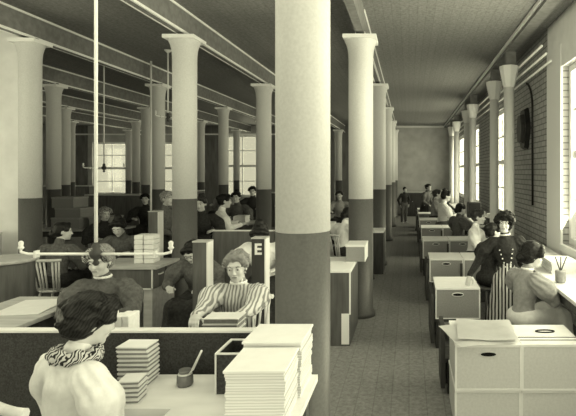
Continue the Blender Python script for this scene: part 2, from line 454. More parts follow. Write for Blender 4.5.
for k, (y, x) in enumerate(rows):
    lab = 'grey filing case with pale lid at the aisle side, %s of the row' % ords[k]
    if k == 0: lab = 'large pale-fronted filing case in the right foreground with loose papers on top'
    if k == 1: lab = 'grey filing case that the standing woman rests her hand on'
    if k == 0:
        base = card_case('pale lower case under the one with loose papers in the right foreground', (x+.225, y+.02, 0), h=.305, front='cartonl', pull=None)
        card_case(lab, (x+.225, y, .31), front='cartonl', pull='plain')
        stand('dark narrow stand behind the nearest filing case', (x-.01, y+.62, 0), .45, .3, .3)
        continue
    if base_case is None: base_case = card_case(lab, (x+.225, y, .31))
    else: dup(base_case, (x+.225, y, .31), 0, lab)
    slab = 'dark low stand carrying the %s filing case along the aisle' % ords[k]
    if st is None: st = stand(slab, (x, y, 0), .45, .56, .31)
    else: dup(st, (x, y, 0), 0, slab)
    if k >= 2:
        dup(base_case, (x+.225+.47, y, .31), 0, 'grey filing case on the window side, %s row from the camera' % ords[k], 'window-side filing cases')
        # carried by a second stand
        dup(st, (x+.47, y, 0), 0, 'dark low stand under the window-side case, %s row from the camera' % ords[k])
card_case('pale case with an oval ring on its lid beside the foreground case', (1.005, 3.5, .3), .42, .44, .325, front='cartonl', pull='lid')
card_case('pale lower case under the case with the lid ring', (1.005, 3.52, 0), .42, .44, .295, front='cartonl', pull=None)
# loose papers on the nearest case
for k, (dx, dy, rz, lab) in enumerate([(-.06, .2, .25, 'loose sheet sticking out to the left on the foreground case'), (.02, .27, -.06, 'topmost loose sheet on the foreground filing case')]):
    b = MB(); w, d = .42, .5
    n = 6
    g = [[b.bm.verts.new((-w/2+w*i/n, -d/2+d*j/n, .004*math.sin(i*1.1+k)+.003*math.cos(j*1.4)+.006)) for j in range(n+1)] for i in range(n+1)]
    for i in range(n):
        for j in range(n): b.bm.faces.new((g[i][j], g[i+1][j], g[i+1][j+1], g[i][j+1]))
    bmesh.ops.solidify(b.bm, geom=b.bm.faces[:], thickness=-.004)
    o = b.build('paper_sheet', 'paper', None, (.327+.225+dx, 3.48+dy, .634+.012*k), rz)
    tag(o, lab, 'paper', 'loose sheets on the foreground case')

# ------------------------------------------------------------------ foreground desks
def table(name, label, cat, x0, x1, y0, y1, z, topm='desktop', legm='wood', th=.035, apron=.1, group=None):
    t = thing(name, label, cat, ((x0+x1)/2, (y0+y1)/2, 0), 0, group)
    w, d = (x1-x0)/2, (y1-y0)/2
    MB().box(-w, w, -d, d, z-th, z, bev=.005).build('tabletop', topm, t)
    MB().box(-w+.04, w-.04, -d+.03, d-.03, z-th-apron, z-th).build('apron', legm, t)
    for sx in (-1, 1):
        for sy in (-1, 1):
            x, y = sx*(w-.07), sy*(d-.06)
            MB().box(x-.03, x+.03, y-.03, y+.03, 0, z-th-apron).build('leg', legm, t)
    return t
ZD = .765
t = thing('desk', 'pale-topped desk in the foreground carrying inkwell and paper stacks', 'desk', (-.95, 2.44, 0))
def slab(poly, z0, z1):
    b = MB(); A = [b.bm.verts.new((x, y, z0)) for x, y in poly]; B = [b.bm.verts.new((x, y, z1)) for x, y in poly]; n = len(poly)
    b.bm.faces.new(A[::-1]); b.bm.faces.new(B)
    for k in range(n): b.bm.faces.new((A[k], A[(k+1)%n], B[(k+1)%n], B[k]))
    return b
slab([(-.47,-.19), (-.12,-.19), (-.12,-.95), (.47,-.95), (.47,.19), (-.47,.19)], ZD-.035, ZD).build('tabletop', 'desktop', t)
slab([(-.06,-.9), (.43,-.9), (.43,.15), (-.06,.15)], ZD-.13, ZD-.035).build('apron', 'wood', t)
for x, y in ((-.03,-.86), (.4,-.86), (.4,.12), (-.03,.12)): MB().box(x-.03, x+.03, y-.03, y+.03, 0, ZD-.13).build('leg', 'wood', t)
t = thing('desk', 'desk with a dark upright back board, behind the inkwell', 'desk', (-1.62, 3.02, 0))
MB().box(-.85, .82, -.3, .36, ZD-.035, ZD, bev=.004).build('tabletop', 'wood', t)
bb = MB().box(-.85, .82, -.345, -.305, .02, .97).build('back_board', 'board', t)
MB().box(-.86, .83, -.352, -.298, .97, .985, bev=.003).build('cap_rail', 'edge', bb)
for sx in (-.82, .77): MB().box(sx, sx+.05, .26, .31, 0, ZD-.035).build('leg', 'wood', t)
MB().box(-.8, .77, .26, .28, ZD-.14, ZD-.035).build('apron', 'wood', t)

# tall paper block stacks
for lab, x, y, w, d, n, rz in [('tall block of white paper in front of the big column, rear of the two', -.645, 2.495, .27, .27, 14, .0), ('tall block of white paper in the foreground, front of the two', -.64, 2.2, .245, .265, 14, .02)]:
    tt = thing('paper_stack', lab, 'papers', (x, y, ZD), rz, 'tall white paper blocks')
    hh = .265 if n == 14 and y > 2.3 else .245
    b = MB(); z = 0
    for k in range(n):
        j = .005; dx, dy = random.uniform(-j, j), random.uniform(-j, j); q = (hh-.012)/n
        b.box(-w/2+dx, w/2+dx, -d/2+dy, d/2+dy, z, z+q*.985); z += q
    b.build('bundle', 'pagesf', tt)
    MB().box(-w/2-.008, w/2+.006, -d/2-.008, d/2+.006, hh-.012, hh, bev=.003).build('cover_sheet', 'paper', tt)
# open wooden tray
t = thing('open_box', 'open wooden box with pale rims beside the paper blocks', 'box', (-.858, 2.5, ZD), 0)
w, d, h = .07, .105, .19
b = MB(); b.box(-w, w, -d, -d+.012, 0, h); b.box(-w, w, d-.012, d, 0, h); b.box(-w, -w+.012, -d+.012, d-.012, 0, h); b.box(w-.012, w, -d+.012, d-.012, 0, h); b.box(-w+.012, w-.012, -d+.012, d-.012, 0, .012)
b.build('box_body', 'board', t)
b = MB(); b.box(-w-.002, w+.002, -d-.003, -d+.012, h, h+.006); b.box(-w-.002, w+.002, d-.012, d+.003, h, h+.006); b.box(-w-.003, -w+.012, -d+.012, d-.012, h, h+.006); b.box(w-.012, w+.003, -d+.012, d-.012, h, h+.006); b.box(-w-.002, -w+.006, -d-.003, -d+.004, 0, h)
b.build('rim', 'edge', t)
# small stacks of notebooks
def book_stack(label, x, y, z, w, d, n, th, rz, group):
    for k in range(n):
        t = thing('notebook', (label % ('topmost' if k == n-1 else 'bottom one' if k == 0 else 'number %d up' % (k+1))), 'notebook', (x+random.uniform(-.003,.003), y+random.uniform(-.003,.003), z+k*th), rz+random.uniform(-.03,.03), group)
        MB().box(-w/2+.004, w/2-.004, -d/2+.004, d/2-.004, .003, th-.003).build('pages', 'carton', t)
        b = MB(); b.box(-w/2, w/2, -d/2, d/2, th-.004, th); b.box(-w/2, w/2, -d/2, d/2, 0, .003); b.build('cover', 'paper', t)
nth = ['bottom one', 'second from the bottom', 'third from the bottom', 'fourth from the bottom', 'fifth from the bottom', 'sixth from the bottom', 'seventh from the bottom', 'eighth from the bottom', 'topmost']
def pad_stack(where, x, y, z, w, d, n, th, rz, group):
    root = None
    for k in range(n):
        lab = 'pale paper pad, %s in %s' % (nth[k] if k < n-1 else 'topmost', where)
        loc = (x+random.uniform(-.004,.004), y+random.uniform(-.004,.004), z+k*th)
        rr = rz+random.uniform(-.03,.03)
        if root is None:
            root = thing('paper_pad', lab, 'paper pad', loc, rr, 'pads in the '+where)
            MB().box(-w/2+.004, w/2-.004, -d/2+.004, d/2-.004, .003, th-.004).build('pages', 'carton', root)
            b = MB(); b.box(-w/2, w/2, -d/2, d/2, th-.006, th-.0005); b.box(-w/2, w/2, -d/2, d/2, 0, .004); b.build('cover', 'paper', root)
        else: dup(root, loc, rr, lab)
pad_stack('tall stack by the back board', PX(137.5,2.52), 2.53, ZD, .152, .12, 9, .0222, .02, 'tall')
pad_stack('low stack before the taller one', PX(135,2.36), 2.34, ZD, .092, .1, 5, .021, .1, 'low')
pad_stack('stack held by gathered-blouse woman', PX(226,3.15), 3.12, ZD, .215, .15, 5, .034, 0, 'held')
# inkwell and pen
t = thing('inkwell', 'small glass inkwell standing on the pale desk', 'inkwell', (PX(185,2.5), 2.5, ZD))
MB().lathe([(.036,0), (.04,.01), (.038,.05), (.03,.058), (.026,.066), (.03,.07), (.03,.078)], n=20).build('bottle', 'ink', t)
MB().lathe([(.031,.05), (.034,.056), (.031,.062)], n=20).build('rim', 'nickel', t)
t = thing('pen', 'pale wooden dip pen leaning out of the inkwell', 'pen', (PX(185,2.5)+.005, 2.5, ZD+.03))
MB().tube([(0,0,0), (.05,-.03,.065)], .004, 8).build('nib', 'nickel', t)
MB().tube([(.045,-.027,.058), (.105,-.065,.165)], .0065, 8, r2=.005).build('pen_holder', 'edge', t)

# side table at the left with papers, round drum, etc
table('side_table', 'pale side table at left with a large white sheet', 'table', -3.35, -2.72, 3.2, 4.3, .76, 'woodl')
o = MB().box(-.17, .17, -.23, .23, 0, .006).build('paper_sheet', 'paper', None, (-2.98, 3.95, .762), .15); tag(o, 'large white sheet on the pale side table at left', 'paper')
t = thing('drum_stand', 'round drum-shaped stand with pale top at far left', 'stand', (-4.12, 5.1, 0))
MB().lathe([(.25,0), (.25,.9), (.245,.915)], n=40).build('drum', 'wood', t)
MB().lathe([(.275,.915), (.285,.925), (.285,.95), (.275,.955)], n=40).build('drum_top', 'woodl', t)
# pale box on the drum
o = card_case('pale box at far left standing against the added pale partition', (-5.5, 6.05, 0), .5, .4, 1.05, None, 'cartonl')
o.pop('group', None) if 'group' in o.keys() else None

# paper bundle in front of the dark-dressed woman
b = MB()
for k in range(5): b.box(-.11+.044*k, -.11+.044*k+.041, -.07, .07, 0, .165+.008*math.sin(k*2.2), bev=.006)
o = b.build('paper_bundle', 'blousew', None, (PX(120,3.2), 3.17, ZD), .03); tag(o, 'white upright bundle of papers in front of the dark-dressed woman', 'papers')

# cabinet desk, left centre
t = thing('cabinet_desk', 'wooden cabinet desk with drawers facing right, left of the column', 'desk', (-3.46, 5.63, 0))
MB().box(-.14, .62, 0, .57, .73, .765, bev=.004).build('desk_top', 'woodl', t)
MB().box(-.12, .56, .02, .55, .5, .73).build('case', 'wood', t)
MB().box(.46, .56, .02, .55, 0, .5).build('pedestal', 'woodl', t)
MB().box(-.12, .0, .02, .55, 0, .5).build('pedestal', 'wood', t)
MB().box(-.12, .565, .01, .02, .5, .515).build('rail', 'edge', t)
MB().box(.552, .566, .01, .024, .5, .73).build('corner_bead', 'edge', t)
for y0 in (.03, .3):
    dr = MB().box(.56, .585, y0, y0+.245, .515, .72, bev=.004).build('drawer', 'wood', t)
    MB().tube([(.585,y0+.07,.66), (.6,y0+.09,.66), (.6,y0+.16,.66), (.585,y0+.18,.66)], .008, 8).build('drawer_handle', 'nickel', dr)
for k, (x, w) in enumerate([(142,.1), (152,.11)]):
    b = MB()
    for q in range(6): b.box(-w/2, w/2, -.1, .1, q*.055, q*.055+.052, bev=.008)
    o = b.build('paper_roll_bundle', 'paper', None, (PX(x,5.9), 5.9, .767), .1); tag(o, ('left' if k == 0 else 'right')+' one of two tall white bundles on the cabinet desk', 'papers', 'white bundles on the cabinet desk')

# index posts
def index_post(label, xc, y, ztop, w, d=.13, letter=None):
    t = thing('index_post', label, 'index post', (xc, y, 0), 0, 'upright index posts')
    MB().box(-w/2, w/2, 0, d, 0, ztop, bev=.004).build('post', 'wood' if letter is None else 'woodd', t)
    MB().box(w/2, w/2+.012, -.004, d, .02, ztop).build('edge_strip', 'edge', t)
    MB().box(-w/2-.003, w/2+.012, -.004, d+.004, ztop, ztop+.012).build('cap', 'woodl', t)
    if letter:
        c = bpy.data.curves.new('letter', 'FONT'); c.body = letter; c.size = .145; c.extrude = .003; c.align_x = 'CENTER'; c.offset = .004
        o_ = bpy.data.objects.new('letter_outline', c); C.objects.link(o_); bpy.context.view_layer.update()
        me = bpy.data.meshes.new_from_object(o_.evaluated_get(bpy.context.evaluated_depsgraph_get())); bpy.data.objects.remove(o_)
        me.materials.clear(); me.materials.append(M['white'])
        o = bpy.data.objects.new('letter', me); C.objects.link(o); o.parent = t; o.location = (0, -.004, ztop-.145); o.rotation_euler = (PI/2, 0, 0)
    return t
index_post('plain upright index post left of the gathered-blouse woman', PX(199.5,4.62), 4.62, PZ(242.5,4.62), .13)
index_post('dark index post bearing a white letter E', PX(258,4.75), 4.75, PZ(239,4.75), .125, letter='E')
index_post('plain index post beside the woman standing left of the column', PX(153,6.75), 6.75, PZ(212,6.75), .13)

# cabinet and box behind the big column
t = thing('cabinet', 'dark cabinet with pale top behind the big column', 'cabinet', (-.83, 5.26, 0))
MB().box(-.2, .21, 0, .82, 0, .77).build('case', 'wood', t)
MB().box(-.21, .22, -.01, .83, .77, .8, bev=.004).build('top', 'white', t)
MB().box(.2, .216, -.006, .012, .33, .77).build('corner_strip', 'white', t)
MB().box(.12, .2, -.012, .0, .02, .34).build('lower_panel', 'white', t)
t = thing('carton', 'grey carton with pale lid on the dark cabinet by the aisle', 'box', (-.615, 5.74, .8))
MB().box(-.108, .108, 0, .38, 0, .17, bev=.004).build('carton_body', 'carton', t)
MB().box(-.115, .115, -.006, .386, .17, .19).build('lid', 'paper', t)
MB().box(.104, .112, -.002, .385, 0, .17).build('end_panel', 'paper', t)
t = thing('cabinet', 'small dark cabinet at the foot of the third aisle column', 'cabinet', (-.56, 8.95, 0))
MB().box(-.13, .1, 0, .55, 0, .74).build('case', 'woodd', t); MB().box(-.14, .11, -.01, .56, .74, .77).build('top', 'white', t)

# window tables, right
table('window_table', 'pale work table under the near right window', 'table', 1.34, 1.93, 3.3, 7.7, .78, 'desktop', 'wood', group='work tables along the right windows')
table('window_table', 'pale work table along the brick wall between the first and second pairs of posts', 'table', 1.34, 1.93, 9.75, 12.45, .78, 'desktop', 'wood', group='work tables along the right windows')
table('window_table', 'pale work table farthest down the right wall', 'table', 1.34, 1.93, 14.3, 16.75, .78, 'desktop', 'wood', group='work tables along the right windows')
o = MB().box(-.14, .14, -.2, .2, 0, .34, bev=.01).build('tin_box', 'iron', None, (1.5, 11.6, .781)); tag(o, 'black tin box on the work table by the brick wall', 'box')
for k, (x, y, h) in enumerate([(1.46,9.98,.26), (1.62,10.0,.22)]):
    t = thing('card_box', ('taller' if k == 0 else 'shorter')+' card box with white cards on the table by the posts', 'box', (x, y, .781), .1, 'card boxes')
    MB().box(-.06, .06, -.09, .09, 0, h*.6).build('tray', 'woodd', t); MB().box(-.05, .05, -.08, .08, h*.6, h).build('cards', 'paper', t)
t = thing('brush_pot', 'pot of brushes on the work table under the near right window', 'pot', (1.44, 4.75, .781))
MB().lathe([(.04,0), (.05,.02), (.052,.1), (.046,.115)], n=18).build('pot', 'midl', t)
for a in (-.5, .1, .7):
    MB().tube([(0,0,.1), (.09*a,.02,.24)], .006, 6).build('brush', 'wood', t)
paper_stack('pile of white papers at the right edge on the near window table', (1.62, 5.35, .781), .3, .4, .12, 8)

# further tables, left half
table('work_table', 'dark table carrying a pile of cartons at far left', 'table', -6.85, -5.35, 9.1, 9.8, .78, 'woodl', 'woodd', group='work tables in the left half')
for k, (x, y, z, w, h) in enumerate([(-6.35,9.45,.781,.55,.2), (-6.3,9.45,.983,.5,.18), (-6.4,9.45,1.165,.42,.2), (-5.72,9.45,.781,.4,.22)]):
    lab = ['bottom carton of the pile on the far left table', 'middle carton of the pile on the far left table', 'topmost carton of the pile on the far left table', 'single carton standing right of the pile on the far left table'][k]
    t = thing('carton', lab, 'box', (x, y, z), random.uniform(-.08,.08), 'cartons on the far left table')
    MB().box(-w/2, w/2, -.2, .2, 0, h-.03, bev=.004).build('carton_body', 'carton', t); MB().box(-w/2-.005, w/2+.005, -.205, .205, h-.03, h).build('lid', 'midl', t)
def cabinet2(label, x0, x1, y0, y1, h, m='wood'):
    t = thing('low_cabinet', label, 'cabinet', ((x0+x1)/2, y0, 0), 0, 'low wooden cabinets at the back')
    w = (x1-x0)/2
    MB().box(-w, w, 0, y1-y0, 0, h-.03).build('case', m, t); MB().box(-w-.015, w+.015, -.015, y1-y0+.01, h-.03, h).build('top', 'woodl', t)
    n = max(2, int((x1-x0)/.45))
    for k in range(n):
        a = -w+.03+(2*w-.06)*k/n; c = a+(2*w-.06)/n-.02
        dd = MB().box(a, c, -.015, 0, .08, h-.08, bev=.004).build('door', m, t)
        MB().lathe([(.012,0), (.012,.02)], ((a+c)/2, -.03, h*.6), 8).build('knob', 'nickel', dd)
    return t
cabinet2('low wooden cabinet under the left back window', -7.9, -6.4, 12.2, 12.7, 1.28)
cabinet2('low wooden cabinet behind the black-vested woman', -6.75, -6.1, 14.4, 14.9, 1.3)
cabinet2('low wooden cabinet at far left by the back wall', -12.9, -11.2, 17.5, 18.0, 1.35)
cabinet2('low dark cabinet against the back wall at the end of the aisle', -.2, 1.15, 20.6, 21.2, 1.0, 'woodd')
cabinet2('low cabinet behind the woman with the dark bonnet', -4.7, -3.2, 16.6, 17.1, 1.15, 'wood')
t = thing('high_desk', 'brown high-backed desk between the two index posts', 'desk', (-2.25, 6.75, 0))
MB().box(-.4, .42, 0, .03, .02, 1.03).build('back_board', 'wood', t); MB().box(-.4, .42, .03, .5, .72, .76).build('desk_top', 'woodl', t)
for x in (-.4, .38): MB().box(x, x+.04, .44, .5, 0, .72).build('leg', 'wood', t)
MB().box(-.41, .43, -.005, .04, 1.03, 1.045).build('cap_rail', 'edge', t)
table('work_table', 'work table in the middle of the room behind the second column', 'table', -4.7, -3.15, 10.2, 10.9, .78, 'woodl', 'wood', group='work tables in the left half')
table('work_table', 'work table right of the big column far back', 'table', -2.4, -1.1, 9.0, 9.7, .78, 'woodl', 'wood', group='work tables in the left half')
table('work_table', 'work table at the back under the tall window', 'table', -6.4, -4.9, 17.6, 18.3, .78, 'woodl', 'wood', group='work tables in the left half')
table('work_table', 'long table against the wall at the end of the aisle', 'table', -3.2, -1.2, 13.9, 14.6, .8, 'woodl', 'woodd', group='work tables in the left half')
paper_stack('white paper pile on the mid-room work table', (-3.5, 10.45, .781), .25, .3, .14, 6)
paper_stack('pile of papers on the table right of the big column', (-1.5, 9.3, .781), .25, .3, .12, 6)

# ------------------------------------------------------------------ chairs
def spindle_chair(label, loc, rz):
    """faces local -Y, origin under the seat centre"""
    t = thing('spindle_chair', label, 'chair', loc, rz, 'spindle-back wooden chairs')
    b = MB().lathe([(.17,.415), (.205,.42), (.215,.435), (.2,.447)], n=24).build('seat', 'woodl', t)
    for sx in (-1, 1):
        for sy in (-1, 1):
            MB().tube([(sx*.12, sy*.12, .42), (sx*.165, sy*.165, .2), (sx*.19, sy*.19, 0)], .017, 8).build('leg', 'woodl', t)
    MB().tube([(-.155,-.155,.2), (.155,-.155,.2)], .011, 8).build('stretcher', 'woodl', t)
    MB().tube([(-.155,.155,.2), (.155,.155,.2)], .011, 8).build('stretcher', 'woodl', t)
    arc = [(.185*math.sin(a), .17+.05*math.cos(a), 0) for a in [(-1.25+2.5*k/10) for k in range(11)]]
    for k in range(7):
        x, y, _ = arc[int(1+k*8/6)]
        MB().tube([(x*.85, y*.9-.01, .44), (x*1.1, y+.05, .84)], .0115, 6).build('spindle', 'chairw', t)
    MB().tube([(x*1.12, y+.05, .84) for x, y, _ in arc], .02, 8).build('top_rail', 'chairw', t)
    return t
ST = [None]
def stool(label, x, y, rz, s=1):
    if ST[0] is None:
        t = thing('wooden_stool', label, 'stool', (x,y,0), rz, 'wooden stools along the right windows')
        MB().lathe([(.15,.415), (.175,.42), (.18,.435), (.17,.447)], n=24).build('seat', 'wood', t)
        for sx in (-1, 1):
            for sy in (-1, 1): MB().tube([(sx*.1, sy*.1, .42), (sx*.15, sy*.15, 0)], .018, 8).build('leg', 'wood', t)
        for sx in (-1, 1): MB().tube([(sx*.125,-.125,.2), (sx*.125,.125,.2)], .011, 8).build('stretcher', 'wood', t)
        ST[0] = t; return t
    return dup(ST[0], (x,y,0), rz, label)
CH = [None]
def chair(label, x, y, rz, s=1):
    if CH[0] is None: CH[0] = spindle_chair(label, (x,y,0), rz); return CH[0]
    return dup(CH[0], (x,y,0), rz, label)

# ------------------------------------------------------------------ people: smooth-blended volumes meshed with surface nets
def surfnet(D, org, h):
    s = D < 0
    nx, ny, nz = D.shape
    cnt = np.zeros((nx-1, ny-1, nz-1), np.int8)
    corners = [(i,j,k) for i in (0,1) for j in (0,1) for k in (0,1)]
    for i,j,k in corners: cnt += s[i:nx-1+i, j:ny-1+j, k:nz-1+k]
    idx = np.argwhere((cnt > 0) & (cnt < 8))
    if len(idx) == 0: return np.zeros((0,3)), np.zeros((0,4), int)
    acc = np.zeros((len(idx),3)); num = np.zeros(len(idx))
    cv = {c: D[idx[:,0]+c[0], idx[:,1]+c[1], idx[:,2]+c[2]] for c in corners}
    for c in corners:
        for ax in range(3):
            if c[ax] == 1: continue
            d = list(c); d[ax] = 1; d = tuple(d)
            a, b_ = cv[c], cv[d]; m = (a < 0) != (b_ < 0)
            t = np.where(m, a/np.where(a-b_ == 0, 1, a-b_), 0)
            p = np.tile(np.array(c, float), (len(idx),1)); p[:,ax] += t
            acc += p*m[:,None]; num += m
    V = (idx + acc/num[:,None])*h + org
    vid = -np.ones((nx-1,ny-1,nz-1), np.int64); vid[idx[:,0],idx[:,1],idx[:,2]] = np.arange(len(idx))
    Q = []
    for ax in range(3):
        sl0 = [slice(None)]*3; sl1 = [slice(None)]*3
        sl0[ax] = slice(0,-1); sl1[ax] = slice(1,None)
        e = np.argwhere(s[tuple(sl0)] != s[tuple(sl1)])
        u, v = (ax+1)%3, (ax+2)%3
        ok = (e[:,u] > 0) & (e[:,v] > 0) & (e[:,u] < D.shape[u]-1) & (e[:,v] < D.shape[v]-1)
        e = e[ok]
        def g(du, dv):
            q = e.copy(); q[:,u] -= du; q[:,v] -= dv; return vid[q[:,0],q[:,1],q[:,2]]
        q = np.stack([g(1,1), g(0,1), g(0,0), g(1,0)], 1)
        fl = ~s[e[:,0],e[:,1],e[:,2]]
        q[fl] = q[fl][:, ::-1]
        Q.append(q)
    return V, np.concatenate(Q)

class Blob:
    """list of primitives; each is (op, k, fn, lo, hi)"""
    def __init__(s): s.p = []
    def seg(s, a, b, ra, rb=None, k=.02, op='+', fold=None):
        a, b = np.array(a, float), np.array(b, float); rb = ra if rb is None else rb
        ab = b-a; L2 = max(1e-9, ab@ab); r = max(ra, rb)
        ax = ab/math.sqrt(L2); o = np.array([1.,0,0]) if abs(ax[0]) < .8 else np.array([0,1.,0])
        u = np.cross(ax, o); u /= np.linalg.norm(u); w = np.cross(ax, u)
        def fn(P):
            q = P-a; t = np.clip((q@ab)/L2, 0, 1)
            c = q-t[...,None]*ab; rr = ra+(rb-ra)*t
            if fold:
                th = np.arctan2(c@w, c@u); rr = rr*(1+fold[0]*np.sin(fold[1]*th+fold[2]*t))
            return np.sqrt((c*c).sum(-1))-rr
        s.p.append((op, k, fn, np.minimum(a,b)-r*1.2, np.maximum(a,b)+r*1.2)); return s
    def ell(s, c, r, R=None, k=.02, op='+'):
        c = np.array(c, float); r = np.array(r, float); R = np.eye(3) if R is None else R
        def fn(P):
            q = (P-c)@R/r            # R columns = axes
            k0 = np.sqrt((q*q).sum(-1))+1e-9; k1 = np.sqrt(((q/r)**2).sum(-1))+1e-9
            return k0*(k0-1)/k1
        m = r.max(); s.p.append((op, k, fn, c-m, c+m)); return s
    def mesh(s, h, noise=None, zmin=None):
        lo = np.min([p[3] for p in s.p if p[0] == '+'], 0)-3*h-.02; hi = np.max([p[4] for p in s.p if p[0] == '+'], 0)+3*h+.02
        n = np.ceil((hi-lo)/h).astype(int)+1
        D = np.full(n, .5, np.float64)
        X = [lo[i]+h*np.arange(n[i]) for i in range(3)]
        for op, k, fn, a, b in s.p:
            mg = k*1.5+3*h
            i0 = np.clip(((a-mg-lo)/h).astype(int), 0, n-1); i1 = np.clip(((b+mg-lo)/h).astype(int)+2, 1, n)
            if (i1 <= i0).any(): continue
            sl = tuple(slice(i0[i], i1[i]) for i in range(3))
            P = np.stack(np.meshgrid(*[X[i][sl[i]] for i in range(3)], indexing='ij'), -1)
            d = fn(P); o = D[sl]
            if op == '+':
                hh = np.clip(.5+.5*(o-d)/k, 0, 1); D[sl] = o*(1-hh)+d*hh-k*hh*(1-hh)
            else:
                hh = np.clip(.5-.5*(o+d)/k, 0, 1); D[sl] = o*(1-hh)-d*hh+k*hh*(1-hh)
        if noise:
            amp, fr = noise
            P = np.stack(np.meshgrid(*X, indexing='ij'), -1)
            m = np.abs(D) < .06; q = P[m]*fr
            D[m] += amp*(np.sin(q[:,0]+1.7*np.sin(q[:,2]*.7))*np.sin(q[:,2]*1.1+np.sin(q[:,1])))
        if zmin is not None:
            z = np.meshgrid(*X, indexing='ij')[2]; D = np.maximum(D, zmin-z)
        return surfnet(D, lo, h)

def mk(name, VQ, m, parent=None, sc=1.0, smooth_iter=1):
    V, Q = VQ
    me = bpy.data.meshes.new(name)
    me.vertices.add(len(V)); me.vertices.foreach_set('co', (V*sc).astype(np.float32).ravel())
    me.loops.add(len(Q)*4); me.loops.foreach_set('vertex_index', Q.astype(np.int32).ravel())
    me.polygons.add(len(Q)); me.polygons.foreach_set('loop_start', np.arange(len(Q), dtype=np.int32)*4)
    me.polygons.foreach_set('use_smooth', np.ones(len(Q), bool))
    me.update(calc_edges=True); me.validate()
    me.materials.append(M[m])
    o = bpy.data.objects.new(name, me); C.objects.link(o)
    if parent is not None: o.parent = parent
    return o

def rx(a): c, s = math.cos(a), math.sin(a); return np.array([[1,0,0],[0,c,-s],[0,s,c]])
def ry(a): c, s = math.cos(a), math.sin(a); return np.array([[c,0,s],[0,1,0],[-s,0,c]])
def rzm(a): c, s = math.cos(a), math.sin(a); return np.array([[c,-s,0],[s,c,0],[0,0,1]])
def unit(v): return v/(np.linalg.norm(v)+1e-9)

